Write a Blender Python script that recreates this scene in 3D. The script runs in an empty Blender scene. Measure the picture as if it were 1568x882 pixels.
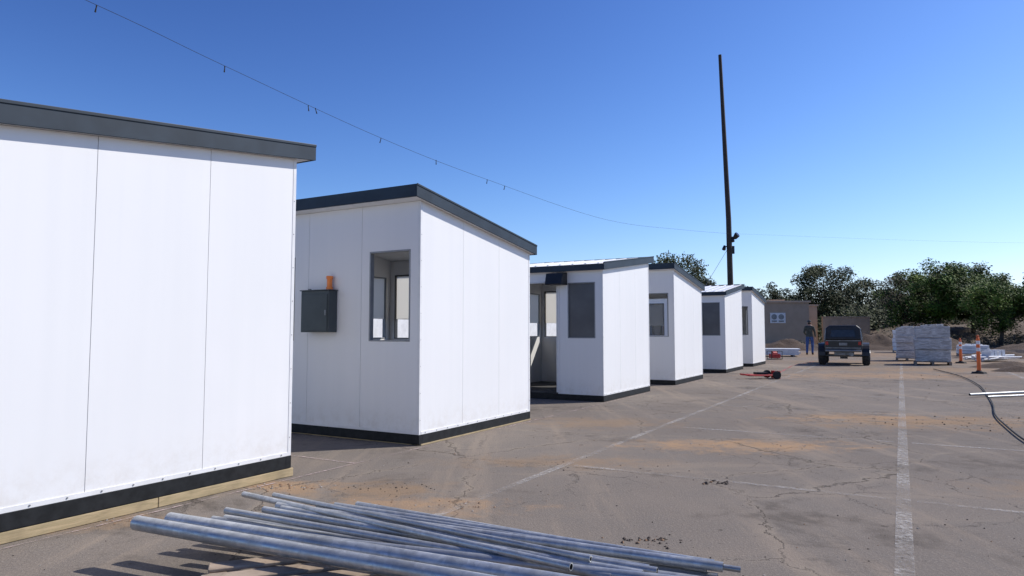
import bpy, bmesh, math, random
from mathutils import Vector, Matrix, Quaternion
random.seed(7)
S=bpy.context.scene
RA=math.radians(29.6); CA,SA=math.cos(RA),math.sin(RA)
def row(x,y,z=0.0):   # row coordinates -> world
    return Vector((x*CA+y*SA,-x*SA+y*CA,z))

# ------------------------------------------------------------ node helpers
def newmat(name):
    m=bpy.data.materials.new(name); m.use_nodes=True
    nt=m.node_tree; b=nt.nodes["Principled BSDF"]
    return m,nt,b
def nd(nt,t,**k):
    n=nt.nodes.new(t)
    for a,v in k.items():
        if a.startswith('i_'): n.inputs[a[2:].replace('_',' ')].default_value=v
        else: setattr(n,a,v)
    return n
def lk(nt,a,b): nt.links.new(a,b)
def math_(nt,op,a,b=None,clamp=False):
    n=nt.nodes.new('ShaderNodeMath'); n.operation=op; n.use_clamp=clamp
    for i,v in enumerate((a,b)):
        if v is None: continue
        if isinstance(v,(int,float)): n.inputs[i].default_value=v
        else: lk(nt,v,n.inputs[i])
    return n.outputs[0]
def mixc(nt,f,a,b,mode='MIX'):
    n=nt.nodes.new('ShaderNodeMix'); n.data_type='RGBA'; n.blend_type=mode
    for s,v in ((n.inputs[0],f),(n.inputs[6],a),(n.inputs[7],b)):
        if isinstance(v,(int,float)): s.default_value=v
        elif isinstance(v,tuple): s.default_value=(*v,1) if len(v)==3 else v
        else: lk(nt,v,s)
    return n.outputs[2]
def noise(nt,vec,scale,detail=4,rough=.55,dist=0):
    n=nd(nt,'ShaderNodeTexNoise'); n.inputs['Scale'].default_value=scale; n.inputs['Detail'].default_value=detail
    n.inputs['Roughness'].default_value=rough; n.inputs['Distortion'].default_value=dist
    if vec is not None: lk(nt,vec,n.inputs['Vector'])
    return n.outputs['Fac']
def mrange(nt,v,a,b,c=0.,d=1.,smooth=True):
    n=nd(nt,'ShaderNodeMapRange'); 
    if smooth: n.interpolation_type='SMOOTHSTEP'
    lk(nt,v,n.inputs[0])
    for i,x in enumerate((a,b,c,d)): n.inputs[i+1].default_value=x
    return n.outputs[0]
def bump(nt,b,h,strength=.3,dist=.01):
    n=nd(nt,'ShaderNodeBump'); n.inputs['Strength'].default_value=strength; n.inputs['Distance'].default_value=dist
    lk(nt,h,n.inputs['Height']); lk(nt,n.outputs[0],b.inputs['Normal'])
def simple(name,col,rough=.6,metal=0.,var=.15,scale=6.,bs=.15,bd=.004,spec=.5):
    m,nt,b=newmat(name)
    tc=nd(nt,'ShaderNodeTexCoord').outputs['Object']
    n1=noise(nt,tc,scale,3,.6)
    lo=tuple(c*(1-var) for c in col); hi=tuple(min(1,c*(1+var)) for c in col)
    f=mrange(nt,n1,.3,.7)
    lk(nt,mixc(nt,f,lo,hi),b.inputs['Base Color'])
    b.inputs['Roughness'].default_value=rough; b.inputs['Metallic'].default_value=metal
    b.inputs['Specular IOR Level'].default_value=spec
    if bs>.16: bump(nt,b,noise(nt,tc,scale*9,2,.6),bs,bd)
    return m

M={}
def wallmat():
    m,nt,b=newmat('white_panel')
    tc=nd(nt,'ShaderNodeTexCoord').outputs['Object']
    mp=nd(nt,'ShaderNodeMapping'); mp.inputs['Scale'].default_value=(7,7,.25); lk(nt,tc,mp.inputs[0])
    st=noise(nt,mp.outputs[0],1.2,3,.55)
    big=noise(nt,tc,1.1,2,.5)
    c=mixc(nt,mrange(nt,st,.35,.75),(.82,.812,.80),(.80,.795,.785))
    c=mixc(nt,mrange(nt,big,.3,.7,0,.5),c,(.78,.775,.765))
    sx=nd(nt,'ShaderNodeSeparateXYZ'); lk(nt,tc,sx.inputs[0])
    d=math_(nt,'MULTIPLY',mrange(nt,sx.outputs[2],.45,.1,0,1),mrange(nt,noise(nt,tc,9,4,.7),.35,.75,0,.4))
    c=mixc(nt,d,c,(.60,.55,.48))
    lk(nt,c,b.inputs['Base Color']); b.inputs['Roughness'].default_value=.42; b.inputs['Specular IOR Level'].default_value=.3
    bump(nt,b,noise(nt,mp.outputs[0],.6,1,.4),.10,.02)
    return m
M['wall']=wallmat()
M['seam']=simple('panel_seam',(.36,.37,.39),.6,var=.1)
M['trimw']=simple('white_trim',(.76,.755,.745),.4,var=.05,bs=.05)
M['fascia']=simple('fascia_slate',(.024,.036,.050),.5,var=.18,scale=3,bs=.05,spec=.3)
M['skirt']=simple('black_skirt',(.012,.013,.014),.6,var=.4,scale=12,spec=.3)
M['roofw']=simple('roof_white',(.76,.76,.76),.4,var=.05)
M['screw']=simple('screw',(.35,.35,.36),.4,metal=.7,var=.1)
M['frame']=simple('window_frame',(.26,.27,.28),.45,var=.08,bs=.05)
M['frame_w']=simple('window_frame_white',(.68,.68,.67),.4,var=.06,bs=.05)
M['frame_d']=simple('window_frame_dark',(.05,.052,.055),.45,var=.1)
M['floor']=simple('cabin_floor',(.06,.058,.055),.7,var=.3)
M['box']=simple('elec_box',(.068,.082,.086),.5,var=.12,scale=4,spec=.3)
M['orange']=simple('orange_plastic',(.80,.16,.03),.5,var=.12)
M['copper']=simple('conduit_orange',(.85,.24,.05),.5,var=.12)
M['black']=simple('black_plastic',(.012,.012,.014),.45,var=.3)
M['rubber']=simple('rubber',(.02,.02,.02),.85,var=.4,scale=20,bs=.4)
M['steel']=simple('steel_grey',(.22,.23,.24),.45,metal=.6,var=.2)
M['red']=simple('red_paint',(.45,.03,.025),.45,var=.25)
M['white']=simple('white_paint',(.75,.75,.74),.5,var=.08)
M['shade_pane']=simple('shaded_pane',(.12,.125,.13),.35,var=.12,scale=2,spec=.3)  # dark grey pane: shade of the dim interior put into the colour
M['jacket']=simple('jacket_cloth',(.06,.066,.055),.9,var=.3,scale=10,bs=.5,bd=.01)
M['jeans']=simple('jeans_cloth',(.05,.095,.24),.9,var=.3,scale=10,bs=.5,bd=.01)
M['skin']=simple('skin',(.42,.24,.17),.6,var=.1)
M['hair']=simple('hair',(.02,.015,.012),.8,var=.3,scale=30)
M['boot']=simple('boot_leather',(.06,.04,.025),.7,var=.3)
M['glassd']=simple('dark_window',(.03,.035,.04),.12,var=.2,bs=0)
M['redlens']=simple('red_lens',(.35,.01,.01),.2,var=.1,bs=0)
M['greyp']=simple('utv_body',(.012,.013,.014),.35,var=.2)
def panemat():
    m,nt,b=newmat('frosted_pane')
    tc=nd(nt,'ShaderNodeTexCoord').outputs['Object']
    d=nd(nt,'ShaderNodeBsdfDiffuse'); t=nd(nt,'ShaderNodeBsdfTranslucent'); mx=nd(nt,'ShaderNodeMixShader')
    lk(nt,mixc(nt,noise(nt,tc,2,2,.5),(.66,.66,.64),(.76,.76,.74)),d.inputs[0]); t.inputs[0].default_value=(.86,.84,.79,1); mx.inputs[0].default_value=.8
    lk(nt,d.outputs[0],mx.inputs[1]); lk(nt,t.outputs[0],mx.inputs[2])
    lk(nt,mx.outputs[0],nt.nodes['Material Output'].inputs[0]); return m
M['pane']=panemat()
def woodmat(name,a,b_):
    m,nt,b=newmat(name)
    tc=nd(nt,'ShaderNodeTexCoord').outputs['Object']
    mp=nd(nt,'ShaderNodeMapping'); mp.inputs['Scale'].default_value=(2,2,22); lk(nt,tc,mp.inputs[0])
    n=noise(nt,mp.outputs[0],3,5,.65,.6)
    n2=noise(nt,tc,4,3,.6)
    c=mixc(nt,mrange(nt,n,.35,.68),a,b_)
    c=mixc(nt,mrange(nt,n2,.45,.75,0,.6),c,tuple(x*.45 for x in a))
    lk(nt,c,b.inputs['Base Color']); b.inputs['Roughness'].default_value=.8
    bump(nt,b,n,.5,.004); return m
M['wood']=woodmat('timber',(.46,.35,.20),(.33,.26,.14))
M['wood2']=woodmat('pallet_wood',(.40,.31,.23),(.24,.18,.13))
M['pole']=woodmat('pole_wood',(.055,.042,.034),(.028,.022,.018))
def galv():
    m,nt,b=newmat('galvanised_steel')
    tc=nd(nt,'ShaderNodeTexCoord').outputs['Object']
    v=nd(nt,'ShaderNodeTexVoronoi'); v.inputs['Scale'].default_value=55; lk(nt,tc,v.inputs['Vector'])
    sx=nd(nt,'ShaderNodeSeparateColor'); lk(nt,v.outputs['Color'],sx.inputs[0])
    n=noise(nt,tc,5,5,.7)
    oi=nd(nt,'ShaderNodeObjectInfo').outputs['Random']
    c=mixc(nt,sx.outputs[0],(.44,.455,.46),(.58,.59,.595))
    c=mixc(nt,mrange(nt,n,.42,.72,0,.7),c,(.28,.28,.27))
    c=mixc(nt,mrange(nt,oi,0,1,0,.45),c,(.30,.305,.31))
    lk(nt,c,b.inputs['Base Color']); b.inputs['Metallic'].default_value=.6
    lk(nt,mrange(nt,noise(nt,tc,14,3,.6),.3,.7,.28,.52),b.inputs['Roughness'])
    bump(nt,b,noise(nt,tc,40,2,.6),.15,.002); return m
M['galv']=galv()
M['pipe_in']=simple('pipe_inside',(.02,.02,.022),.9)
def wrap():
    m,nt,b=newmat('plastic_wrap')
    tc=nd(nt,'ShaderNodeTexCoord').outputs['Object']
    mp=nd(nt,'ShaderNodeMapping'); mp.inputs['Scale'].default_value=(1,1,5); lk(nt,tc,mp.inputs[0])
    n=noise(nt,mp.outputs[0],3.5,5,.7,1.2)
    c=mixc(nt,mrange(nt,n,.35,.65),(.34,.32,.30),(.68,.66,.63))
    lk(nt,c,b.inputs['Base Color']); b.inputs['Roughness'].default_value=.3
    bump(nt,b,n,.6,.04); return m
M['wrap']=wrap()

# ------------------------------------------------------------ mesh builder
class MB:
    def __init__(s): s.v=[];s.f=[];s.m=[];s.sm=[]
    def add(s,vs,fs,m=0,smooth=False):
        o=len(s.v); s.v+= [tuple(v) for v in vs]
        for f in fs: s.f.append([i+o for i in f]); s.m.append(m); s.sm.append(smooth)
    def box(s,x0,x1,y0,y1,z0,z1,m=0):
        vs=[(x,y,z) for z in(z0,z1) for y in(y0,y1) for x in(x0,x1)]
        s.add(vs,[(0,2,3,1),(4,5,7,6),(0,1,5,4),(2,6,7,3),(0,4,6,2),(1,3,7,5)],m)
    def prism(s,poly,ext,m=0):
        n=len(poly); e=Vector(ext); p=[Vector(q) for q in poly]
        vs=p+[q+e for q in p]
        fs=[tuple(range(n)),tuple(range(2*n-1,n-1,-1))]+[(i,(i+1)%n,n+(i+1)%n,n+i) for i in range(n)]
        s.add(vs,fs,m)
    def cyl(s,p0,p1,r0,r1=None,n=12,m=0,cap=True,smooth=True):
        p0=Vector(p0);p1=Vector(p1); r1=r0 if r1 is None else r1
        d=(p1-p0).normalized(); a=d.orthogonal().normalized(); b=d.cross(a)
        vs=[];
        for p,r in((p0,r0),(p1,r1)):
            for i in range(n):
                t=2*math.pi*i/n; vs.append(p+(a*math.cos(t)+b*math.sin(t))*r)
        s.add(vs,[(i,(i+1)%n,n+(i+1)%n,n+i) for i in range(n)],m,smooth)
        if cap: s.add(vs[:n],[tuple(range(n))],m); s.add(vs[n:],[tuple(range(n))],m)
    def tube(s,pts,r,n=8,m=0):
        for a,b in zip(pts[:-1],pts[1:]): s.cyl(a,b,r,r,n,m)
    def hollow(s,p0,p1,r,n=20,m=0,mi=1,t=.004):
        s.cyl(p0,p1,r,r,n,m,cap=False)
        p0=Vector(p0);p1=Vector(p1); d=(p1-p0).normalized()
        a=d.orthogonal().normalized(); b=d.cross(a)
        for p,sg in((p0,1),(p1,-1)):
            ring=[];ri=[];rd=[]
            for i in range(n):
                q=2*math.pi*i/n; w=a*math.cos(q)+b*math.sin(q)
                ring.append(p+w*r); ri.append(p+w*(r-t)); rd.append(p+w*(r-t)+d*sg*.12)
            s.add(ring+ri,[(i,(i+1)%n,n+(i+1)%n,n+i) for i in range(n)],m)
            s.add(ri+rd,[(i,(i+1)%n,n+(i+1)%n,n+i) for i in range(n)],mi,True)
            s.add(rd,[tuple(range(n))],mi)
    def obj(s,name,mats,parent=None,loc=None,rotz=0,bevel=0,recalc=True,seg=2,flipy=None):
        if flipy is not None: s.v=[(x,flipy-y,z) for x,y,z in s.v]
        me=bpy.data.meshes.new(name); me.from_pydata(s.v,[],s.f)
        for mm in mats: me.materials.append(M[mm] if isinstance(mm,str) else mm)
        for i,p in enumerate(me.polygons): p.material_index=s.m[i]; p.use_smooth=s.sm[i]
        if recalc:
            bm=bmesh.new(); bm.from_mesh(me); bmesh.ops.recalc_face_normals(bm,faces=bm.faces); bm.to_mesh(me); bm.free()
        o=bpy.data.objects.new(name,me); S.collection.objects.link(o)
        if parent: o.parent=parent
        if loc is not None: o.location=loc
        o.rotation_euler[2]=rotz
        if bevel>0:
            md=o.modifiers.new('b','BEVEL'); md.width=bevel; md.segments=seg; md.limit_method='ANGLE'; md.angle_limit=math.radians(40)
        return o
def empty(name,loc,rotz=0):
    e=bpy.data.objects.new(name,None); S.collection.objects.link(e); e.location=loc; e.rotation_euler[2]=rotz
    e.empty_display_size=.3; return e

# ------------------------------------------------------------ ground
def dirt_mat(name,a,b_,c_,sc=.6):
    m,nt,b=newmat(name)
    tc=nd(nt,'ShaderNodeTexCoord').outputs['Object']
    n1=noise(nt,tc,sc,4,.65); n2=noise(nt,tc,sc*12,4,.7)
    c=mixc(nt,mrange(nt,n1,.35,.65),a,b_); c=mixc(nt,mrange(nt,n2,.45,.7,0,.8),c,c_)
    lk(nt,c,b.inputs['Base Color']); b.inputs['Roughness'].default_value=.95
    bump(nt,b,n2,.8,.08); return m
M['dirt']=dirt_mat('dry_dirt',(.105,.074,.050),(.15,.105,.07),(.06,.05,.03))
M['soil']=dirt_mat('dark_soil',(.075,.046,.030),(.11,.07,.043),(.045,.030,.021),1.5)
def asphalt():
    m,nt,b=newmat('old_asphalt')
    tc=nd(nt,'ShaderNodeTexCoord').outputs['Object']
    big=noise(nt,tc,.22,3,.6); mid=noise(nt,tc,1.3,5,.65); fine=noise(nt,tc,60,3,.75); grit=noise(nt,tc,190,1,.6)
    c=mixc(nt,mrange(nt,big,.32,.68),(.165,.139,.117),(.225,.190,.158))
    c=mixc(nt,mrange(nt,mid,.36,.66,0,.8),c,(.178,.155,.134))
    c=mixc(nt,mrange(nt,fine,.48,.75,0,.55),c,(.32,.275,.23))
    c=mixc(nt,mrange(nt,grit,.55,.70,0,.6),c,(.062,.053,.046))
    mp=nd(nt,'ShaderNodeMapping'); mp.inputs['Rotation'].default_value=(0,0,RA); mp.inputs['Scale'].default_value=(1.6,.14,1); lk(nt,tc,mp.inputs[0])
    sw=noise(nt,mp.outputs[0],1.0,5,.7)
    c=mixc(nt,mrange(nt,sw,.50,.66,0,.6),c,(.275,.222,.172))
    mp2=nd(nt,'ShaderNodeMapping'); mp2.inputs['Rotation'].default_value=(0,0,RA); mp2.inputs['Scale'].default_value=(.25,1.3,1); lk(nt,tc,mp2.inputs[0])
    sw2=noise(nt,mp2.outputs[0],1.2,5,.7)
    c=mixc(nt,mrange(nt,sw2,.54,.70,0,.5),c,(.26,.212,.165))
    st=noise(nt,tc,.75,5,.75,.4)
    c=mixc(nt,mrange(nt,st,.53,.68,0,.72),c,(.098,.083,.070))
    sp=noise(nt,tc,9,3,.6)
    c=mixc(nt,mrange(nt,sp,.66,.74,0,.7),c,(.06,.05,.043))
    nn=math_(nt,'MULTIPLY',math_(nt,'SUBTRACT',noise(nt,tc,2.6,7,.8,.4),.5),4.8)
    def patch(cx,cy,rx,ry,col,amt,c):
        a=nd(nt,'ShaderNodeVectorMath',operation='SUBTRACT'); lk(nt,tc,a.inputs[0]); a.inputs[1].default_value=(cx,cy,0)
        d=nd(nt,'ShaderNodeVectorMath',operation='DIVIDE'); lk(nt,a.outputs[0],d.inputs[0]); d.inputs[1].default_value=(rx,ry,1)
        l=nd(nt,'ShaderNodeVectorMath',operation='LENGTH'); lk(nt,d.outputs[0],l.inputs[0])
        v=math_(nt,'ADD',l.outputs['Value'],nn)
        f=mrange(nt,v,1.5,0,0,amt)
        return mixc(nt,f,c,col)
    O=(.37,.235,.13); D=(.27,.185,.115)
    c=patch(2.45,7.2,1.0,.36,O,.85,c)
    c=patch(5.6,9.1,1.6,.7,D,.95,c); c=patch(4.8,9.6,1.1,.35,O,.6,c)
    c=patch(10.2,18.5,3.2,1.3,O,.6,c); c=patch(13.5,21.5,4,1.5,D,.85,c)
    c=patch(-.65,4.75,.6,.22,O,.7,c); c=patch(-1.75,5.3,.42,.16,O,.8,c); c=patch(-1.0,5.2,.6,.25,D,.8,c)
    c=patch(.5,6.3,.9,.3,D,.6,c); c=patch(-2.7,4.35,.6,.2,D,.8,c); c=patch(1.2,9,.9,.5,D,.6,c); c=patch(4.2,5.2,.8,.3,D,.4,c)
    c=patch(16,27,6,2.5,D,.85,c); c=patch(20,36,14,5,D,.8,c)
    wn=nd(nt,'ShaderNodeTexNoise'); wn.inputs['Scale'].default_value=2.2; wn.inputs['Detail'].default_value=6; wn.inputs['Roughness'].default_value=.72; lk(nt,tc,wn.inputs['Vector'])
    wv=nd(nt,'ShaderNodeVectorMath',operation='MULTIPLY_ADD'); lk(nt,wn.outputs['Color'],wv.inputs[0]); wv.inputs[1].default_value=(.5,.5,.0); lk(nt,tc,wv.inputs[2])
    msk=noise(nt,tc,.5,3,.5)
    def crack(scale,w,lo,hi):
        v=nd(nt,'ShaderNodeTexVoronoi'); v.feature='DISTANCE_TO_EDGE'; v.inputs['Scale'].default_value=scale; lk(nt,wv.outputs[0],v.inputs['Vector'])
        f=mrange(nt,v.outputs['Distance'],w,w*.2,0,1)
        return math_(nt,'MULTIPLY',f,mrange(nt,msk,lo,hi)),v.outputs['Distance']
    k1,dv=crack(.45,.0040,.34,.50); k2,_=crack(1.3,.010,.48,.60)
    k=math_(nt,'MAXIMUM',math_(nt,'MULTIPLY',k1,mrange(nt,mid,.35,.5,.45,1)),math_(nt,'MULTIPLY',k2,.7))
    c=mixc(nt,math_(nt,'MULTIPLY',mrange(nt,dv,.03,.0,0,.45),mrange(nt,mid,.4,.6)),c,(.29,.24,.185))
    c=mixc(nt,math_(nt,'MULTIPLY',k,.68),c,(.05,.042,.036))
    lk(nt,c,b.inputs['Base Color']); b.inputs['Roughness'].default_value=.92; b.inputs['Specular IOR Level'].default_value=.1
    h=math_(nt,'SUBTRACT',math_(nt,'ADD',math_(nt,'MULTIPLY',fine,.5),math_(nt,'MULTIPLY',mid,.8)),math_(nt,'MULTIPLY',k,.6))
    bump(nt,b,h,.6,.02)
    return m
M['asphalt']=asphalt()
def paint(name,col,lo,hi,sc=5.,amax=1.):
    m,nt,b=newmat(name)
    tc=nd(nt,'ShaderNodeTexCoord').outputs['Object']
    n=noise(nt,tc,sc,6,.75); n2=noise(nt,tc,1.1,4,.65)
    b.inputs['Base Color'].default_value=(*col,1); b.inputs['Roughness'].default_value=.8
    a=math_(nt,'MULTIPLY',mrange(nt,n,lo,hi,0,amax),mrange(nt,n2,.40,.58,.25,1))
    lk(nt,a,b.inputs['Alpha']); return m
M['line']=paint('worn_line_paint',(.52,.49,.45),.34,.72,26,.8)
M['chalk']=paint('chalk',(.52,.40,.38),.38,.60,14)
M['redchalk']=paint('red_chalk',(.45,.10,.09),.35,.6,9)

def sheet(name,x0,x1,y0,y1,z,mat,rot=0):
    me=bpy.data.meshes.new(name); me.from_pydata([(x0,y0,0),(x1,y0,0),(x1,y1,0),(x0,y1,0)],[],[(0,1,2,3)])
    me.materials.append(M[mat]); o=bpy.data.objects.new(name,me); S.collection.objects.link(o); o.location=(0,0,z); o.rotation_euler[2]=rot; return o
sheet('ground',-1500,1500,-1500,1500,0,'dirt')
sheet('asphalt_pavement',-60,75,-25,42,.004,'asphalt')
def rline(mb,x0,y0,x1,y1,w,z=0,m=0):
    a=row(x0,y0);b=row(x1,y1);d=(b-a).normalized();n=Vector((-d.y,d.x,0))*w/2
    mb.add([a-n,b-n,b+n,a+n],[(0,1,2,3)],m)
pm=MB()
rline(pm,-2.64,2.2,-2.64,30,.07); rline(pm,-.02,2,-.02,30,.09); rline(pm,2.7,3,2.7,30,.1)
pm.obj('parking_line_marking',['line'],loc=(0,0,.008),recalc=False)
pm=MB()
for yy in (5.62,8.5,11.3,14.2,19.7): rline(pm,-2.55,yy,-.1,yy,.06); rline(pm,.06,yy,2.6,yy,.06)
pm.obj('stall_line_marking',['line'],loc=(0,0,.008),recalc=False)
pm=MB(); rline(pm,-4.30,.5,-4.30,28,.018); rline(pm,-4.3,4.72,-6.6,4.72,.03)
pm.obj('chalk_layout_line',['chalk'],loc=(0,0,.010),recalc=False)
pm=MB()
for p,q in (((6.9,18.2),(8.2,20.8)),((8.2,20.8),(9.9,24.2)),((9.9,24.2),(12.1,27.5))):
    P=Vector(p);Q=Vector(q); d=(Q-P).normalized(); n=Vector((-d.y,d.x))*.03
    pm.add([(*(P-n),0),(*(Q-n),0),(*(Q+n),0),(*(P+n),0)],[(0,1,2,3)])
pm.obj('red_marking_line',['redchalk'],loc=(0,0,.009),recalc=False)

g=MB()
def peb(x,y,r,m=0,z=.004):
    vs=[]
    for d in ((1,0,0),(-1,0,0),(0,1,0),(0,-1,0),(0,0,1),(0,0,-.4)):
        k=r*random.uniform(.6,1.25); vs.append((x+d[0]*k,y+d[1]*k,z+r*.2+d[2]*k*.6))
    g.add(vs,[(0,2,4),(2,1,4),(1,3,4),(3,0,4),(2,0,5),(1,2,5),(3,1,5),(0,3,5)],m)
for i in range(900):
    d=3.1+random.random()**1.4*18; x=random.uniform(-.72,.8)*d
    if x*CA-d*SA<-4.25: continue
    peb(x,d,random.uniform(.002,.007)*(1+d*.06),random.choice((0,1,1,2)))
def cluster(cx,cy,sx,sy,n,r,m=1):
    for i in range(n): peb(random.gauss(cx,sx),random.gauss(cy,sy),random.random()**2*r+.003,random.choice((m,m,0)) if m!=1 else (1 if random.random()<.85 else 2))
cluster(1.62,5.48,.06,.06,60,.018,1); cluster(.78,3.95,.10,.05,60,.012,1); cluster(.85,4.0,.03,.03,6,.02,1)
cluster(-.65,4.75,.4,.12,80,.009,2); cluster(-1.75,5.3,.2,.08,70,.012,2); cluster(-1.0,5.25,.25,.1,50,.009,1)
cluster(2.6,7.25,.6,.18,60,.010,2); cluster(5.6,9.0,.8,.35,100,.016,1); cluster(.5,6.2,.5,.2,30,.009,1); cluster(10.5,18.5,1.6,.6,60,.03,2)
cluster(8.6,14,1.2,1,30,.025,1); cluster(-2.5,4.4,.3,.06,50,.010,2)
g.obj('gravel',[simple('stone_pale',(.30,.27,.24),.9,var=.3),simple('stone_dark',(.06,.045,.036),.9,var=.3),simple('clod_orange',(.26,.16,.095),.95,var=.3)],recalc=False)

# ------------------------------------------------------------ cabins
W=2.45;L=2.45;T=.05;HH=2.57;HL=2.25
def cabin(ys,flip,zoff,shade_pane=False):
    root=empty('modular_cabin',row(-4.4,ys,zoff),-RA)
    fl=L if flip else None
    top=lambda y:HH+(HL-HH)*y/L
    zb=.10
    w=MB(); G=.0022
    P=[(0.0,.817),(.817,1.633),(1.633,L)]
    for (a,b) in P:
        a2=a+(G if a>0 else 0); b2=b-(G if b<L else 0)
        w.prism([(-T,a2,zb),(-T,b2,zb),(-T,b2,top(b2)),(-T,a2,top(a2))],(T,0,0),0)
    def rseg(a,b,z0,z1=None):
        w.prism([(-W,a,z0),(-W,b,z0),(-W,b,z1 or top(b)),(-W,a,z1 or top(a))],(T,0,0),0)
    rw=[(.14,.68),(L-.68,L-.14)]
    rseg(0,.14,zb); rseg(.14,.68,zb,1.07); rseg(.14,.68,2.0); rseg(.68,.817-G,zb)
    rseg(.817+G,1.633-G,zb); rseg(1.633+G,L-.68,zb); rseg(L-.68,L-.14,zb,1.07); rseg(L-.68,L-.14,2.0); rseg(L-.14,L,zb)
    for s in (.817,1.633):
        for x0,x1 in((-T+.008,-.004),(-W+.004,-W+T-.008)):
            w.prism([(x0,s-G,zb+.01),(x0,s+G,zb+.01),(x0,s+G,top(s)-.02),(x0,s-G,top(s)-.02)],(x1-x0,0,0),1)
    def endwall(y0,y1,h,ops):
        px=[(-.817,-T),(-1.633,-.817),(-W+T,-1.633)]
        for i,(a,b) in enumerate(px):
            a2=a+(G if i<2 else 0); b2=b-(G if i>0 else 0)
            op=ops[i]
            if op is None: w.box(a2,b2,y0,y1,zb,h,0); continue
            x0,x1,z0,z1=op
            w.box(a2,x0,y0,y1,zb,h,0); w.box(x1,b2,y0,y1,zb,h,0)
            w.box(x0,x1,y0,y1,z1,h,0)
            if z0>zb+.03: w.box(x0,x1,y0,y1,zb,z0,0)
        for s in(-.817,-1.633): w.box(s-G,s+G,y0+.008,y1-.008,zb,h,1)
    win=(-.70,-.13,1.07,2.06); win3=(-2.33,-1.86,1.07,2.06)
    lw=(-.66,-.14,1.07,2.04); lw3=(-2.31,-1.79,1.07,2.04); door=(-1.60,-.85,zb+.02,2.08)
    endwall(0,T,HH,[win,None,win3]); endwall(L-T,L,HL,[lw,door,lw3])
    w.obj('walls',['wall','seam'],root,flipy=fl)
    t=MB()
    t.box(-W+T+.002,-T-.002,T+.002,L-T-.002,zb-.02,zb+.015,0)
    t.obj('floor',['floor'],root,flipy=fl)
    t=MB()
    def frame(op,y0,y1,m,fw=.03,sash=True):
        x0,x1,z0,z1=op
        t.box(x0+.001,x0+fw,y0,y1,z0+.001,z1-.001,m); t.box(x1-fw,x1-.001,y0,y1,z0+.001,z1-.001,m)
        t.box(x0+fw,x1-fw,y0,y1,z1-fw,z1-.001,m)
        if sash: t.box(x0+fw,x1-fw,y0,y1,z0+.001,z0+fw*.8,m)
    frame(win,-.004,T+.004,0,.018); frame(win3,-.004,T+.004,2,.02)
    frame(lw,L-T-.004,L+.004,0,.018); frame(lw3,L-T-.004,L+.004,2,.02)
    frame(door,L-T-.004,L+.004,1,.03,False)
    for a,b in rw:
        for (c0,c1,d0,d1) in((a+.001,a+.018,1.071,1.999),(b-.018,b-.001,1.071,1.999),(a+.018,b-.018,1.071,1.09),(a+.018,b-.018,1.98,1.999)):
            t.box(-W-.004,-W+T+.004,c0,c1,d0,d1,0)
    t.obj('window_frames',['frame','frame_w','frame_d'],root,flipy=fl,bevel=.002)
    t=MB()
    t.box(win3[0]+.021,win3[1]-.021,.022,.028,1.37,win3[3]-.021,0)
    t.box(lw3[0]+.021,lw3[1]-.021,L-.028,L-.022,1.37,lw3[3]-.021,0)
    for a,b in rw: t.box(-W+.022,-W+.028,a+.019,b-.019,1.37,1.979,0)
    t.obj('upper_sash',['pane'],root,flipy=fl)
    if shade_pane:
        t=MB(); t.box(lw[0]+.019,lw[1]-.019,L-.030,L-.022,lw[2]+.016,lw[3]-.019,0); t.obj('shaded_pane',['shade_pane'],root,flipy=fl)  # opaque grey sheet standing in for a pane in shade
    t=MB()
    t.box(-.80,-.76,L-T-.05,L-T-.006,zb+.03,HL-.02,0); t.box(-1.68,-1.64,L-T-.05,L-T-.006,zb+.03,HL-.02,0)
    t.box(-W+T+.004,-W+T+.04,.8,.84,zb+.03,HL-.02,0); t.box(-W+T+.004,-W+T+.04,1.62,1.66,zb+.03,HL-.02,0)
    t.obj('inner_channels',['frame_w'],root,flipy=fl)
    t=MB()
    t.box(-W-.006,.006,-.006,.05,0,zb,0); t.box(-W-.006,.006,L-.05,L+.006,0,zb,0)
    t.box(-.05,.006,.05,L-.05,0,zb,0); t.box(-W-.006,-W+.05,.05,L-.05,0,zb,0)
    t.obj('skirt',['skirt'],root,flipy=fl,bevel=.003)
    t=MB(); c=.028
    for (x,y,sx,sy,h) in((0,0,-1,1,HH),(0,L,-1,-1,HL),(-W,0,1,1,HH),(-W,L,1,-1,HL)):
        ox=.003*(-sx); oy=.003*(-sy)
        xa,xb=sorted((x+ox,x+sx*c)); ya,yb=sorted((y+oy,y))
        t.box(xa,xb,ya,yb,zb+.002,h-.004,0)
        xa,xb=sorted((x+ox,x)); ya,yb=sorted((y,y+sy*c))
        t.box(xa,xb,ya,yb,zb+.002,h-.006,0)
    t.box(.0,.006,c+.003,L-c-.003,zb+.002,zb+.03,0)
    t.box(-W+c,-c,-.006,0,zb+.002,zb+.03,0)
    t.obj('corner_trim',['trimw'],root,flipy=fl)
    t=MB()
    n=12
    for i in range(n):
        y=.1+i*(L-.2)/(n-1); t.cyl((.006,y,zb+.017),(.011,y,zb+.017),.006,.005,6,0)
    for i in range(9):
        z=zb+.15+i*.28
        if z<HL-.03: t.cyl((.003,L-.014,z),(.006,L-.014,z),.004,.004,6,0)
        t.cyl((.003,.014,z),(.006,.014,z),.004,.004,6,0)
    t.obj('screws',['screw'],root,flipy=fl)
    on,of,os=.14,.08,.05
    r=MB()
    def quad(xa,xb,ya,yb,za,zt,m):
        r.prism([(xa,ya,top(ya)+za),(xa,yb,top(yb)+za),(xa,yb,top(yb)+zt),(xa,ya,top(ya)+zt)],(xb-xa,0,0),m)
    quad(-W-os,os,-on,L+of,.003,.10,1)
    for xa,xb in((os,os+.018),(-W-os-.018,-W-os)): quad(xa,xb,-on-.018,L+of+.018,-.004,.128,0)
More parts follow.
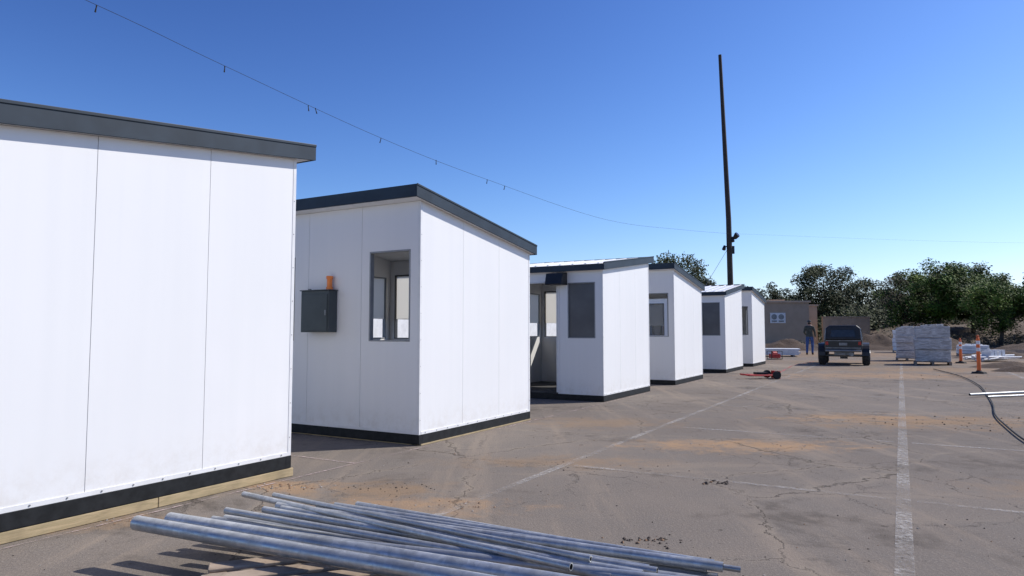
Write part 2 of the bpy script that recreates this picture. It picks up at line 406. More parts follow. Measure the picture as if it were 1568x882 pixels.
    quad(-W-os,os,-on-.018,-on,-.004,.128,0); quad(-W-os,os,L+of,L+of+.018,-.004,.105,0)
    quad(os+.018,os+.024,-on-.018,L+of+.018,.112,.134,0)
    x=-W
    while x<0:
        quad(x,x+.03,-on+.01,L+of+.03,.10,.122,1); x+=.24
    r.obj('roof',['fascia','roofw'],root,flipy=fl,bevel=.003)
    return root,fl

starts=[(1.60,True,.075,False),(5.78,False,.015,False),(10.88,True,.008,True),(15.1,False,.008,False),(20.2,True,.008,True),(24.35,False,.008,False)]
cabs=[cabin(*a) for a in starts]
root,_=cabs[0]
t=MB(); t.box(-.09,.004,-.02,1.3,-.069,-.003,0); t.box(-.09,.007,1.303,L+.03,-.069,-.003,0); t.box(-W,-W+.09,0,L,-.069,-.003,0); t.box(-W+.09,-.09,L-.09,L,-.069,-.003,0); t.box(-W+.09,-.09,0.02,.09,-.069,-.003,0)
t.obj('timber_sill',['wood'],root,bevel=.004)
root,_=cabs[1]
t=MB(); t.box(-.08,.018,.02,L,-.009,.004,0); t.box(-W,-.1,.0,.09,-.009,-.002,0); t.obj('timber_shim',['wood'],root)
t=MB()
t.box(-1.60,-1.17,-.14,-.007,1.17,1.64,0); t.box(-1.585,-1.185,-.152,-.141,1.185,1.60,0); t.box(-1.615,-1.155,-.155,-.007,1.642,1.652,0)
t.box(-1.215,-1.195,-.162,-.153,1.36,1.42,2)
t.cyl((-1.25,-.05,1.65),(-1.25,-.05,1.80),.030,.030,14,1); t.cyl((-1.25,-.05,1.655),(-1.25,-.05,1.685),.038,.038,14,1); t.cyl((-1.25,-.05,1.775),(-1.25,-.05,1.81),.038,.038,14,1)
t.cyl((-1.55,-.06,1.65),(-1.55,-.06,1.67),.02,.02,8,2)
t.obj('electrical_panel',['box','copper','steel'],cabs[1][0],bevel=.004)
t=MB()
t.prism([(-.98,-.007,2.00),(-.98,-.007,2.22),(-.98,-.20,2.20),(-.98,-.26,2.01),(-.98,-.24,2.0)],(.32,0,0),0)
t.obj('door_light_hood',['black'],cabs[2][0],bevel=.006)
bw=empty('white_barrier_fence',row(-10.8,6.5),-RA); t=MB(); y=0
while y<24:
    t.box(-.03,.03,y,y+2.35,.25,1.5,0); t.box(-.05,.05,y+2.36,y+2.43,0,1.55,1); y+=2.44
t.obj('boards',['white','steel'],bw)

# ------------------------------------------------------------ pipes + pallet
def pallet(name,x,y,rot,z=0):
    r=empty(name,(x,y,z),rot); p=MB()
    for i in range(7):
        a=i*.165; p.box(random.uniform(-.06,.05),1.15,a,a+.10+random.uniform(-.012,.012),.105,.124+random.uniform(-.004,.004))
    for a in(0,.52,1.02): p.box(0,1.15,a,a+.10,.004,.022)
    for xx in(.0,.55,1.07): p.box(xx,xx+.08,.0,1.10,.023,.104)
    p.obj('slats',['wood2'],r,bevel=.004); return r
pallet('wood_pallet',-1.02,2.22,.36)
pr=empty('steel_pipe_bundle',(0,0,0))
def pipe(a,b,r,k=[0]):
    k[0]+=1; p=MB(); p.hollow(a,b,r); p.obj('pipe_%d'%k[0],['galv','pipe_in'],pr,recalc=False)
pipe((-1.92,3.56,.215),(.55,2.55,.165),.037)
pipe((-1.80,3.66,.205),(.70,2.62,.17),.037)
pipe((-1.50,3.62,.165),(.8,2.85,.16),.024)
random.seed(3)
base0=[(-1.72,3.80),(-1.66,3.86),(-1.62,3.93),(-1.58,3.98),(-1.40,4.02),(-1.30,4.07),(-1.27,4.13),(-1.12,4.17)]
end0=[(.80,2.86),(.86,2.92),(.84,2.97),(.90,3.02),(.88,3.08),(.92,3.13),(.80,3.19),(.90,3.24)]
for i,(a,b) in enumerate(zip(base0,end0)):
    pipe((a[0],a[1],.155+random.uniform(-.01,.015)-.008*i),(b[0],b[1],.115-.005*i),.021 if i%3 else .026)
for i in range(7):
    a=(-1.55+.10*i,3.84+.055*i); b=(.55+.07*i,2.96+.045*i)
    pipe((a[0]+random.uniform(-.06,.06),a[1],.205-.008*i),(b[0]+random.uniform(-.2,.1),b[1],.155-.004*i),.018)
pipe((-1.63,4.22,.205),(.25,2.95,.20),.017)
pipe((-1.42,4.14,.22),(.35,3.10,.185),.014)
pipe((-1.35,4.0,.19),(.93,3.08,.155),.022)
pipe((-1.0,3.95,.17),(1.10,3.10,.06),.016)
pipe((-.6,3.75,.19),(1.02,3.12,.13),.013)

# ------------------------------------------------------------ pole, lights, wires
pol=empty('utility_pole',(11.25,35.0,0))
t=MB(); t.cyl((0,0,0),(-.05,0,7),.16,.135,14,0); t.cyl((-.05,0,7),(-.33,0,15.7),.135,.085,14,0)
t.obj('shaft',['pole'],pol)
t=MB()
t.box(-.02,.25,-.04,.04,5.95,6.02,0); t.cyl((.22,-.02,6.0),(.34,-.12,6.18),.10,.15,12,0); t.cyl((.34,-.12,6.18),(.36,-.14,6.2),.15,.13,12,1)
t.cyl((.10,0,6.05),(.12,-.1,5.82),.09,.09,10,0)
t.box(-.30,-.05,-.03,.03,5.55,5.6,0); t.cyl((-.28,0,5.6),(-.36,-.1,5.42),.07,.1,10,0)
t.box(.05,.2,-.08,.02,5.2,5.6,0)
t.obj('floodlights',['black','glassd'],pol)
t=MB(); t.tube([(-.1,0,5.5),(-1.6,-.3,3.2),(-2.3,-.4,2.3)],.009,5,0); t.obj('guy_wire',['steel'],pol)
def smoothpts(pts,n=10):
    out=[]
    P=[pts[0]]+pts+[pts[-1]]
    for i in range(1,len(P)-2):
        for j in range(n):
            u=j/n; a,b,c,d=[Vector(q) for q in P[i-1:i+3]]
            out.append(.5*((2*b)+(c-a)*u+(2*a-5*b+4*c-d)*u*u+(3*b-a-3*c+d)*u**3))
    out.append(Vector(pts[-1])); return out
wp=[(-10.5,1.0,6.35),(-10.2,5.5,6.02),(-10.02,7.58,5.78),(-9.7,11.3,5.40),(-9.36,15.15,5.2),(-8.75,22.2,5.08),(-8.1,29.7,5.66),(-7.5,36,6.25)]
wp=[row(a,b,c) for a,b,c in wp]
sp=smoothpts(wp)
sl=empty('string_light_cable',(0,0,0))
t=MB(); t.tube(sp,.0038,5,0); t.obj('cable',['rubber'],sl)
t=MB()
for a,b,c in ((-10.2,5.5,6.02),(-10.02,7.58,5.78),(-9.86,9.35,5.575),(-9.82,9.5,5.56),(-9.7,11.3,5.40),(-9.53,13.1,5.29),(-9.36,15.15,5.2),(-9.29,15.95,5.175)):
    p=row(a,b,c); q=p-Vector((random.uniform(-.03,.03),0,.11)); t.cyl(p,p-Vector((0,0,.03)),.010,.010,6,0); t.cyl(p-Vector((0,0,.02)),q,.007,.013,6,0)
t.obj('sockets',['rubber'],sl)
t=MB(); t.tube(smoothpts([(11.3,35,6.25),(30,37,6.0),(60,40,6.6),(90,44,7.5)],6),.0025,4,0); t.obj('overhead_wire',['rubber'])

# ------------------------------------------------------------ utility vehicle (rear towards the camera)
u=empty('utility_vehicle',(11.65,24.1,0.004),math.radians(-27.5))
t=MB()
t.box(-.60,.60,.10,2.75,.50,.92,0); t.box(-.52,.52,2.0,2.95,.55,.98,0)
t.prism([(-.62,.04,.90),(.62,.04,.90),(.56,.10,1.30),(.44,.14,1.42),(-.44,.14,1.42),(-.56,.10,1.30)],(0,1.85,0.0),1)
t.obj('body',['greyp','black'],u,bevel=.04,seg=3)
t=MB()
t.prism([(-.40,.025,1.0),(.40,.025,1.0),(.36,.07,1.25),(-.36,.07,1.25)],(0,.012,0),0)
for sx in(-1,1): t.prism([(sx*.606,.45,1.0),(sx*.606,1.6,1.0),(sx*.565,1.55,1.27),(sx*.565,.5,1.27)],(sx*.012,0,0),0)
t.obj('windows',['glassd'],u)
t=MB()
for sx in(-1,1):
    for yy in(.55,2.35):
        for k in range(10):
            a0=math.pi*(k/10); a1=math.pi*((k+1)/10); r=.41
            p=[(sx*.58,yy+math.cos(a0)*r,.34+math.sin(a0)*r),(sx*.58,yy+math.cos(a1)*r,.34+math.sin(a1)*r),(sx*.58,yy+math.cos(a1)*(r+.03),.34+math.sin(a1)*(r+.03)),(sx*.58,yy+math.cos(a0)*(r+.03),.34+math.sin(a0)*(r+.03))]
            t.prism(p,(sx*.24,0,0),0)
t.obj('fenders',['black'],u)
t=MB()
for sx in(-1,1):
    for yy in(.55,2.35):
        t.cyl((sx*.58,yy,.34),(sx*.62,yy,.34),.28,.335,24,0); t.cyl((sx*.62,yy,.34),(sx*.79,yy,.34),.335,.335,24,0); t.cyl((sx*.79,yy,.34),(sx*.83,yy,.34),.335,.28,24,0)
        t.cyl((sx*.80,yy,.34),(sx*.84,yy,.34),.17,.15,14,1)
        for k in range(24):
            q=2*math.pi*k/24; c_=math.cos(q)*.338; s_=math.sin(q)*.338
            t.box(sx*.70-.08,sx*.70+.08,yy+c_-.012,yy+c_+.012,.34+s_-.012,.34+s_+.012,0)
t.obj('wheels',['rubber','steel'],u)
t=MB()
t.cyl((-.62,.55,.34),(.62,.55,.34),.045,.045,10,0); t.cyl((-.12,.55,.34),(.12,.55,.34),.12,.12,12,0)
t.tube([(-.55,-.06,.52),(.55,-.06,.52)],.04,8,0); t.tube([(-.55,-.06,.52),(-.55,.12,.52)],.03,8,0); t.tube([(.55,-.06,.52),(.55,.12,.52)],.03,8,0)
t.box(-.05,.05,-.14,.1,.38,.44,0); t.cyl((.25,.1,.40),(.25,.8,.40),.08,.08,10,0); t.box(-.3,.3,.2,2.5,.36,.5,0)
t.obj('chassis',['steel'],u)
t=MB()
for sx in(-1,1): t.box(sx*.52-.045,sx*.52+.045,.075,.098,.72,.84,0)
t.box(-.13,.13,.078,.095,.70,.80,1)
t.obj('rear_lights',['redlens','steel'],u,bevel=.006)
t=MB(); t.box(-.56,.56,.085,.098,.60,.63,0); t.box(-.56,.56,.085,.098,.86,.885,0)
for sx in(-.58,.58): t.cyl((sx,-.01,.9),(sx*.95,.07,1.30),.016,.016,6,0)
t.obj('tailgate_bars',['steel'],u)

# ------------------------------------------------------------ person
def skinned(verts,edges,radii,rootv=0,sub=2):
    me=bpy.data.meshes.new('tmp'); me.from_pydata(verts,edges,[]); o=bpy.data.objects.new('tmp',me); S.collection.objects.link(o)
    o.modifiers.new('s','SKIN'); 
    sv=me.skin_vertices[0].data if len(me.skin_vertices) else None
    if sv is None:
        bpy.context.view_layer.objects.active=o; o.select_set(True)
        bpy.ops.mesh.customdata_skin_add(); sv=me.skin_vertices[0].data
    for i,r in enumerate(radii): sv[i].radius=r if isinstance(r,tuple) else (r,r); sv[i].use_root=(i==rootv)
    s2=o.modifiers.new('ss','SUBSURF'); s2.levels=sub; s2.render_levels=sub
    bpy.context.view_layer.update()
    dg=bpy.context.evaluated_depsgraph_get(); ev=o.evaluated_get(dg); m2=bpy.data.meshes.new_from_object(ev)
    vs=[tuple(v.co) for v in m2.vertices]; fs=[tuple(p.vertices) for p in m2.polygons]
    bpy.data.objects.remove(o); return vs,fs
pe=empty('construction_worker',(15.35,35.3,.004),math.radians(-25))
V=[(0,0,.95),(0,.0,1.12),(0,.0,1.32),(0,-.0,1.44),(0,.01,1.53),(0,.02,1.60),(0,.02,1.69),
   (.10,0,.90),(.13,.03,.50),(.12,-.03,.10),(.13,.07,.05),(.135,.16,.04),
   (-.10,0,.90),(-.12,-.02,.50),(-.14,-.10,.10),(-.14,.0,.05),(-.145,.09,.04),
   (.18,0,1.42),(.25,-.03,1.16),(.27,.05,.93),(.27,.07,.88),
   (-.18,0,1.42),(-.25,-.02,1.16),(-.19,.20,1.06),(-.17,.25,1.06)]
E=[(0,1),(1,2),(2,3),(3,4),(4,5),(5,6),(0,7),(7,8),(8,9),(9,10),(10,11),(0,12),(12,13),(13,14),(14,15),(15,16),(3,17),(17,18),(18,19),(19,20),(3,21),(21,22),(22,23),(23,24)]
R=[(.16,.12),(.155,.115),(.175,.125),(.13,.09),.06,(.075,.09),(.08,.095),.105,.075,.055,.05,.04,.105,.075,.055,.05,.04,.075,.055,.04,.035,.075,.055,.04,.035]
vs,fs=skinned(V,E,R)
t=MB()
def cen(f): 
    c=Vector((0,0,0))
    for i in f: c+=Vector(vs[i])
    return c/len(f)
for f in fs:
    c=cen(f); m=0
    if c.z<.12: m=3
    elif c.z<.92 and abs(c.x)<.22: m=1
    if c.z>1.50: m=2
    if c.z>1.66 or (c.z>1.57 and c.y<-.01): m=4
    if (c.x>.2 and c.z<.93) or (c.x<-.1 and c.y>.215 and c.z>.8): m=2
    t.add([vs[i] for i in f],[tuple(range(len(f)))],m,True)
o=t.obj('body',['jacket','jeans','skin','boot','hair'],pe,recalc=False)
bm=bmesh.new(); bm.from_mesh(o.data); bmesh.ops.remove_doubles(bm,verts=bm.verts,dist=.0005); bmesh.ops.recalc_face_normals(bm,faces=bm.faces); bm.to_mesh(o.data); bm.free()
t=MB()
for (w0,dr,sd_) in (((.27,.07,.88),Vector((0,.15,-1)).normalized(),1),((-.17,.25,1.06),Vector((.2,1,-.1)).normalized(),-1)):
    w0=Vector(w0); side=Vector((0,1,0)) if sd_>0 else Vector((1,0,0)); side=(side-dr*side.dot(dr)).normalized(); up=dr.cross(side)
    for k,(off,ln) in enumerate(((-.028,.075),(-.009,.085),(.011,.080),(.030,.062))):
        a=w0+side*off*.6; b=w0+dr*.05+side*off; c=b+dr*ln*.5+up*.006*sd_; d=c+(dr*.8+up*.5*sd_).normalized()*ln*.5
        v2,f2=skinned([a,b,c,d],[(0,1),(1,2),(2,3)],[.014,.011,.009,.007],0,1); t.add(v2,f2,0,True)
    a=w0; b=w0-side*.035+dr*.025; c=b-side*.015+dr*.035
    v2,f2=skinned([a,b,c],[(0,1),(1,2)],[.014,.011,.009],0,1); t.add(v2,f2,0,True)
t.obj('hands',['skin'],pe,recalc=False)
t=MB(); t.cyl((0,.025,1.70),(0,.02,1.765),.098,.085,16,0); t.cyl((0,.02,1.765),(0,.02,1.79),.085,.04,16,0); t.prism([(-.07,.10,1.705),(.07,.10,1.705),(.05,.19,1.70),(-.05,.19,1.70)],(0,0,.012),0)
t.obj('cap',['black'],pe,bevel=.004)
t=MB(); t.cyl((0,.10,1.615),(0,.135,1.60),.012,.016,8,0); 
for sx in(-1,1): t.cyl((sx*.08,.015,1.59),(sx*.092,.01,1.63),.02,.024,8,0); t.cyl((sx*.033,.10,1.645),(sx*.033,.108,1.645),.01,.008,8,1)
t.box(-.025,.025,.098,.106,1.572,1.58,1)
t.obj('face_features',['skin','hair'],pe)

# ------------------------------------------------------------ material stacks
def stack(name,x,y,rot,w,d,h,layers,mat='wrap'):
    r=empty(name,(x,y,.004),rot); p=MB()
    for i in range(5): a=-d/2+i*(d-.1)/4; p.box(-w/2,w/2,a,a+.1,.10,.12)
    for xx in(-w/2,-.04,w/2-.08): p.box(xx,xx+.08,-d/2,d/2,.0,.098)
    p.obj('pallet',['wood2'],r)
    p=MB(); z=.125; lh=(h-.13)/layers
    for i in range(layers):
        j=random.uniform(-.025,.025); k=random.uniform(-.02,.02); s=random.uniform(.92,1)
        p.box(-w/2*s+j,w/2*s+j,-d/2*s+k,d/2*s+k,z,z+lh-.012); z+=lh
    for i in range(5):
        a=random.uniform(-w*.4,w*.2); b=random.uniform(-d*.4,d*.2); p.box(a,a+.22,b,b+.2,z+.001,z+random.uniform(.02,.07))
    p.obj('wrapped_goods',[mat],r,bevel=.02,seg=3)
    return r
stack('pallet_of_materials',15.25,24.9,-.5,1.14,1.1,1.40,3)
stack('pallet_of_materials',16.3,28.3,-.5,.8,1.1,1.36,4)
stack('pallet_of_materials',22.4,39.2,-.5,1.1,1.1,1.30,5,'white')
stack('pallet_of_materials',23.9,39.9,-.5,1.1,1.1,1.34,5,'white')
stack('pallet_of_materials',22.6,33.6,-.5,1.3,1.1,.55,3,'white')
pst=empty('wall_panel_stack',(12.9,33.2,.0),-.3); t=MB()
for i in range(6):
    j=random.uniform(-.06,.06); t.box(-.95+j,.9+j,-.6,.6,.09+i*.05,.135+i*.05,0)
for xx in(-.7,0,.6): t.box(xx,xx+.09,-.6,.6,.005,.088,1)
t.obj('panels',['white','wood2'],pst)
h=empty('hand_truck',(6.35,17.4,0),.15); t=MB()
for sy in(-.17,.17): t.tube([(-.45,sy,.10),(.35,sy,.09)],.02,8,0)
for xx in(-.3,-.05,.2): t.tube([(xx,-.17,.10),(xx,.17,.10)],.015,8,0)
t.tube([(-.45,-.17,.10),(-.55,-.1,.12),(-.55,.1,.12),(-.45,.17,.10)],.02,8,0)
t.box(.34,.37,-.2,.2,.01,.2,0)
t.obj('frame',['red'],h)
t=MB()
for sy in(-.24,.24): t.cyl((.25,sy-.03,.11),(.25,sy+.03,.11),.10,.10,16,0)
t.cyl((.25,-.24,.11),(.25,.24,.11),.012,.012,8,0); t.box(-.2,.1,-.1,.1,.115,.17,0)
t.obj('wheels',['rubber'],h)
gtr=empty('portable_generator',(11.3,29.5,.004),.2); t=MB()
t.box(-.2,.2,-.14,.14,.06,.24,0); t.cyl((-.1,0,.24),(.08,0,.24),.10,.10,14,0); t.obj('engine',['red'],gtr,bevel=.02)
t=MB()
for sy in(-.17,.17): t.tube([(-.25,sy,.02),(-.25,sy,.36),(.25,sy,.36),(.25,sy,.02),(-.25,sy,.02)],.014,6,0)
for xx in(-.25,.25): t.tube([(xx,-.17,.36),(xx,.17,.36)],.014,6,0); t.tube([(xx,-.17,.02),(xx,.17,.02)],.014,6,0)
t.obj('frame',['black'],gtr)
def post(x,y,h=1.08):
    r=empty('delineator_post',(x,y,.004)); t=MB()
    t.cyl((0,0,0),(0,0,.05),.20,.17,8,1,smooth=False); t.cyl((0,0,.05),(0,0,.09),.09,.06,12,1)
    t.cyl((0,0,.09),(0,0,h-.12),.052,.045,14,0); t.cyl((0,0,h-.12),(0,0,h-.05),.045,.02,14,0)
    for k in range(8):
        a0=math.pi*k/8;a1=math.pi*(k+1)/8
        t.cyl((math.cos(a0)*.035,0,h-.06+math.sin(a0)*.045),(math.cos(a1)*.035,0,h-.06+math.sin(a1)*.045),.012,.012,6,0)
    for z in(h*.62,h*.80): t.cyl((0,0,z-.05),(0,0,z+.05),.0515,.050,14,2)
    t.obj('post',['orange','rubber','white'],r)
post(13.3,19.55,1.10); post(16.95,25.9,.95)
wp_=empty('pvc_pipe_pile',(19.3,27.6,0),.3); t=MB()
for i in range(26):
    z=.04+.045*(i//6); y=random.uniform(-.4,.4); a=random.uniform(-.25,.25)
    t.cyl((-.9,y-a,z+random.uniform(0,.05)),(.8,y+a,z+random.uniform(0,.12)),.03,.03,8,0)
for i in range(4): t.box(-.4+.2*i,-.25+.2*i,-.3,.1,.22,.42+.05*(i%2),0)
t.obj('pipes',['white'],wp_)
t=MB(); t.hollow((8.25,12.4,.06),(10.6,13.3,.06),.022); t.hollow((8.5,12.3,.03),(10.4,12.95,.03),.016); t.obj('loose_steel_pipe',['galv','pipe_in'],recalc=False)
t=MB(); t.tube(smoothpts([(13.2,21.5,.03),(11.8,18.1,.03),(10.3,15.2,.03),(8.9,12.9,.03),(7.75,11.1,.03),(6.8,9.7,.03),(6.15,8.6,.03),(5.4,7.2,.03),(4.9,5.9,.03)],8),.011,8,0); t.obj('black_hose',['rubber'])
lm=empty('lumber_pile',(23.5,31.5,0),.2); t=MB()
for i in range(14): 
    y=random.uniform(-.5,.5); a=random.uniform(-.4,.4); t.cyl((-1.4,y-a,.06+i*.02),(1.4,y+a,.08+i*.02),.05,.05,4,0,smooth=False)
t.obj('boards',['wood2'],lm)

# ------------------------------------------------------------ dirt piles, berm
from mathutils import noise as mn
def mound(name,cx,cy,rx,ry,h,mat='soil',n=36,rough=.25,seed=0):
    vs=[];fs=[]
    for j in range(n+1):
        for i in range(n+1):
            u_=-1+2*i/n; v_=-1+2*j/n; r=math.hypot(u_,v_)
            x=cx+u_*rx; y=cy+v_*ry
            q=mn.fractal(Vector((x*.9+seed,y*.9,seed)),1,2,6)
            z=h*max(0,1-r*r)**1.3*(1+rough*q*1.6)+ (q*.05*h if r<.95 else 0)
            vs.append((x,y,max(-.05,z-.03)))
    for j in range(n):
        for i in range(n):
            a=j*(n+1)+i; fs.append((a,a+1,a+n+2,a+n+1))
    t=MB(); t.add(vs,fs,0,True); return t.obj(name,[mat],recalc=False)
mound('dirt_pile',18.2,45.5,3.0,2.0,.6,seed=3); mound('dirt_pile',24.8,47,3.6,3,.9,seed=5); mound('dirt_pile',15.2,20.6,.9,.6,.18,seed=8)
mound('dirt_pile',16.6,22.8,1.6,.8,.24,seed=9); mound('dirt_pile',28.5,46,3,2,.8,'soil',seed=13)
mound('dirt_pile',34,42,5,2.5,.7,'soil',seed=14); mound('dirt_pile',22,31,2.2,1.2,.35,'soil',seed=15)
def berm(x,y):
    e=min(1,max(0,(x-29)/12)); p=math.sin(min(1,max(0,(y-48))/43*1.7)*math.pi/2)
    q=mn.fractal(Vector((x*.25,y*.25,2)),1,2,6)
    return (2.3*e*p)*(1+.35*q)+.15*q*p
vs=[];fs=[];nx,ny=140,36
for j in range(ny+1):
    for i in range(nx+1):
        x=26+i*.9; y=48+j*1.2
        vs.append((x,y,berm(x,y) if j>0 else -.2))
for j in range(ny):
    for i in range(nx):
        a=j*(nx+1)+i; fs.append((a,a+1,a+nx+2,a+nx+1))
t=MB(); t.add(vs,fs,0,True); t.obj('hill_berm',['dirt'],recalc=False)

# ------------------------------------------------------------ buildings
M['stucco']=simple('stucco_brown',(.42,.32,.23),.9,var=.06,scale=1.5,bs=.4,bd=.02)
M['stucco2']=simple('stucco_tan_lit',(.54,.40,.28),.9,var=.08,scale=1.5,bs=.4,bd=.02)  # brighter stucco: sunlight on the right-hand part put into the colour
M['blockwall']=simple('block_wall',(.44,.35,.26),.9,var=.1,scale=2,bs=.4,bd=.02)
b1=empty('stucco_building',(0,0,0)); t=MB()
t.box(12,26.1,60,72,0,3.75,0); t.box(11.9,26.25,59.88,72.1,3.752,3.92,1)
t.box(26.12,28.6,64,72,0,3.6,1); t.box(26.11,28.7,63.9,72.1,3.602,3.75,1); t.box(25.0,26.4,66,70,3.93,4.3,1)
t.box(14,15.2,59.96,59.99,.1,2.2,2); t.box(17,18.6,59.96,59.99,1.1,2.3,2)
t.obj('walls',['stucco','stucco2','frame'],b1)
t=MB(); t.box(22.65,24.0,59.93,59.97,1.95,2.85,0)
for cx in(23.0,23.62): 
    t.cyl((cx,59.925,2.5),(cx,59.90,2.5),.24,.24,16,1); t.box(cx-.22,cx+.22,59.9,59.928,2.05,2.18,1)
t.obj('wall_sign',['white','steel'],b1)
b2=empty('block_wall',(0,0,0)); t=MB(); t.box(28.65,33.0,63,63.25,0,2.5,0); t.box(28.64,33.1,62.95,63.3,2.502,2.6,0)
t.obj('masonry',['blockwall'],b2)

# ------------------------------------------------------------ trees
def leafmat(n,c):
    m,nt,b=newmat(n); tc=nd(nt,'ShaderNodeTexCoord').outputs['Object']
    f=mrange(nt,noise(nt,tc,.9,2,.7),.3,.7)
    lk(nt,mixc(nt,f,tuple(x*.7 for x in c),tuple(x*1.3 for x in c)),b.inputs['Base Color']); b.inputs['Roughness'].default_value=.7; b.inputs['Specular IOR Level'].default_value=.15
    return m
OAK=[leafmat('oak_leaf_dark',(.022,.032,.012)),leafmat('oak_leaf_mid',(.038,.052,.018)),leafmat('oak_leaf_light',(.065,.080,.028))]
GRN=[leafmat('leaf_dark',(.036,.068,.013)),leafmat('leaf_mid',(.074,.130,.018)),leafmat('leaf_light',(.13,.195,.028))]
DRY=[leafmat('brush_dark',(.05,.042,.025)),leafmat('brush_mid',(.085,.068,.040)),leafmat('brush_light',(.13,.105,.06))]
M['bark']=simple('bark',(.06,.045,.035),.95,var=.3,scale=8,bs=.7,bd=.02)
def tree(name,x,y,z0,h,w,mats,seed,leaves=5200,ls=.17,trunk=.22,squat=.55,ncl=34):
    rnd=random.Random(seed); t=MB()
    ctr=Vector((0,0,h*(1-squat/2)))
    R=Vector((w/2,w/2,h*squat/2))
    cl=[]
    while len(cl)<ncl:
        p=Vector((rnd.uniform(-1,1),rnd.uniform(-1,1),rnd.uniform(-1,1)))
        l=p.length
        if l>1 or l<.25: continue
        c=ctr+Vector((p.x*R.x,p.y*R.y,p.z*R.z))*.88
        cl.append((c,rnd.uniform(.12,.22)*w*(1.0-.25*l)))
    fork=Vector((rnd.uniform(-.2,.2),rnd.uniform(-.2,.2),h*.28))
    t.cyl((0,0,-.3),fork*.5+Vector((.08,0,0)),trunk,trunk*.8,9,3); t.cyl(fork*.5+Vector((.08,0,0)),fork,trunk*.8,trunk*.65,9,3)
    for c,r in cl[:14]:
        mid=fork.lerp(c,.5)+Vector((rnd.uniform(-.25,.25),rnd.uniform(-.25,.25),-.03*h))
        t.cyl(fork,mid,trunk*.40,trunk*.22,6,3); t.cyl(mid,c,trunk*.22,trunk*.06,6,3)
        for _ in range(3):
            e=c+Vector((rnd.gauss(0,1),rnd.gauss(0,1),rnd.gauss(0,1)))*r*.6; t.cyl(c,e,trunk*.06,trunk*.02,4,3)
    tot=sum(r**2 for _,r in cl)
    for c,r in cl:
        n=int(leaves*r*r/tot); shade=rnd.choice((0,0,1,1,2))
        sq=rnd.uniform(.6,.9)
        for _ in range(n):
            d=Vector((rnd.gauss(0,1),rnd.gauss(0,1),rnd.gauss(0,1))).normalized()*r*(rnd.random()**.45)*rnd.choice((1,1,1,1.25))
            d.z*=sq; p=c+d
            a=Vector((rnd.gauss(0,1),rnd.gauss(0,1),rnd.gauss(0,1))).normalized(); b=a.orthogonal().normalized()
            s=ls*rnd.uniform(.5,1.2)
            a=a*s; b=b*s*.6
            m=shade if rnd.random()<.65 else rnd.choice((0,1,2))
            t.add([p-a*.5,p+b*.5,p+a*.5,p-b*.5],[(0,1,2,3)],m)
    return t.obj(name,mats+[M['bark']],loc=(x,y,z0),recalc=False)
tree('oak_tree',36.1,78,0,9.4,7.6,OAK,11,13000,.30,.3,.82,56)
tree('oak_tree',41.6,80,0,7.6,6.4,OAK,12,10000,.30,.28,.85,44)
tree('oak_tree',37.5,86,0,6.6,6.0,OAK,13,7000,.30,.28,.85,36)
tree('oak_tree',19.8,80,0,10.4,7.6,OAK,14,12000,.30,.3,.6,50)
tree('oak_tree',18.0,84,0,9.8,5,OAK,15,6000,.30,.3,.6,32)
tree('oak_tree',38.9,100,0,8.6,7.4,OAK,16,9000,.36,.3,.8,40)
tree('oak_tree',36.0,104,0,8.4,6.6,OAK,17,8000,.36,.3,.8,36)
tree('willow_tree',33.0,58,.8,5.7,4.6,DRY[:1]+GRN[:2],21,10000,.18,.14,.95,44)
tree('leafy_tree',34.8,56,.9,6.4,5.6,GRN,22,18000,.22,.2,.9,60)
tree('leafy_tree',38.4,57,1.1,6.0,5.4,GRN,28,15000,.22,.2,.9,54)
tree('leafy_tree',40.7,60,1.2,6.1,5.6,GRN,23,13000,.22,.2,.9,48)
tree('leafy_tree',36.4,51,.4,5.3,5.0,GRN,24,17000,.19,.16,.88,56)
tree('leafy_tree',39.6,51,.8,5.1,5.2,GRN,25,13000,.20,.18,.9,48)
tree('leafy_tree',44.7,54,1.0,6.0,5.5,GRN,26,7000,.24,.2,.85,44)
tree('willow_tree',41.4,72,1.2,6.6,5.2,OAK,27,9000,.26,.2,.9,40)
tree('oak_tree',46.5,74,1.2,6.8,6.6,OAK,29,10000,.28,.2,.9,44)
def mass(name,x0,x1,y0,y1,h0,h1,n,mats,ls,seed,zf=lambda x,y:0,per=70):
    rnd=random.Random(seed); t=MB()
    for k in range(n):
        x=rnd.uniform(x0,x1);y=rnd.uniform(y0,y1);h=rnd.uniform(h0,h1); w=h*rnd.uniform(.5,.9); z=zf(x,y); sh=rnd.choice((0,1,2))
        for _ in range(per):
            d=Vector((rnd.gauss(0,.4)*w,rnd.gauss(0,.4)*w,abs(rnd.gauss(.45,.28))*h)); p=Vector((x,y,z))+d
            a=Vector((rnd.gauss(0,1),rnd.gauss(0,1),rnd.gauss(0,1))).normalized(); b=a.orthogonal().normalized(); s=ls*rnd.uniform(.5,1.2)
            t.add([p-a*s*.5,p+b*s*.3,p+a*s*.5,p-b*s*.3],[(0,1,2,3)],sh if rnd.random()<.6 else rnd.choice((0,1,2)))
    return t.obj(name,mats,recalc=False)
mass('distant_trees',-90,230,125,150,4,7.0,230,OAK,.9,31,per=120)
mass('dry_brush',29,90,48,62,.4,1.1,420,DRY,.18,32,zf=berm,per=60)
mass('hedge_brush',28,66,66,80,1.8,3.4,190,OAK,.35,33,zf=berm,per=120)
mass('dry_weeds',17,29,48,58,.2,.6,90,DRY,.12,34,per=40)

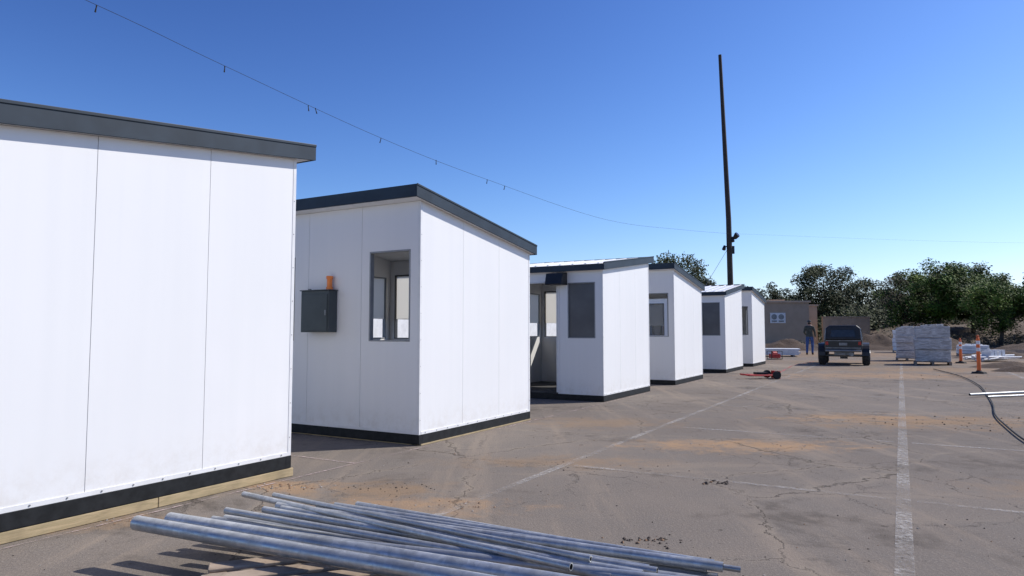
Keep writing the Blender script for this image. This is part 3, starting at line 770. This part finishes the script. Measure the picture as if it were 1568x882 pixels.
# ------------------------------------------------------------ light, sky, camera
el=math.radians(43); az=math.atan2(.952,.299)
sd=Vector((math.sin(az)*math.cos(el),math.cos(az)*math.cos(el),math.sin(el)))
ld=bpy.data.lights.new('sun','SUN'); ld.energy=5.0; ld.angle=math.radians(.5); ld.color=(1,.955,.89)
lo=bpy.data.objects.new('sun',ld); S.collection.objects.link(lo); lo.rotation_mode='QUATERNION'; lo.rotation_quaternion=sd.to_track_quat('Z','Y')
w=bpy.data.worlds.new('World'); S.world=w; w.use_nodes=True; nt=w.node_tree
bg=nt.nodes['Background']; sk=nt.nodes.new('ShaderNodeTexSky'); sk.sky_type='NISHITA'; sk.sun_disc=False
sk.sun_elevation=el; sk.sun_rotation=az; sk.air_density=1.0; sk.dust_density=.3; sk.ozone_density=2.2; sk.altitude=0
gm=nt.nodes.new('ShaderNodeGamma'); gm.inputs[1].default_value=1.8
nt.links.new(sk.outputs[0],gm.inputs[0])
# soft shoulder so the bright horizon does not clip: c/(1+k c)
v1=nt.nodes.new('ShaderNodeVectorMath'); v1.operation='MULTIPLY_ADD'; nt.links.new(gm.outputs[0],v1.inputs[0]); v1.inputs[1].default_value=(.019,.019,.019); v1.inputs[2].default_value=(1,1,1)
v2=nt.nodes.new('ShaderNodeVectorMath'); v2.operation='DIVIDE'; nt.links.new(gm.outputs[0],v2.inputs[0]); nt.links.new(v1.outputs[0],v2.inputs[1])
v3=nt.nodes.new('ShaderNodeVectorMath'); v3.operation='MULTIPLY'; nt.links.new(v2.outputs[0],v3.inputs[0]); v3.inputs[1].default_value=(.82,.86,1.08)
nt.links.new(v3.outputs[0],bg.inputs[0]); bg.inputs[1].default_value=.052
cd=bpy.data.cameras.new('camera'); cd.lens=24; cd.sensor_width=36; cd.clip_end=5000; cd.clip_start=.05
co=bpy.data.objects.new('camera',cd); S.collection.objects.link(co); co.location=(0,0,1.19)
co.rotation_euler=(math.radians(90+3.67),0,0); S.camera=co
S.view_settings.view_transform='Standard'; S.view_settings.look='None'; S.view_settings.exposure=0
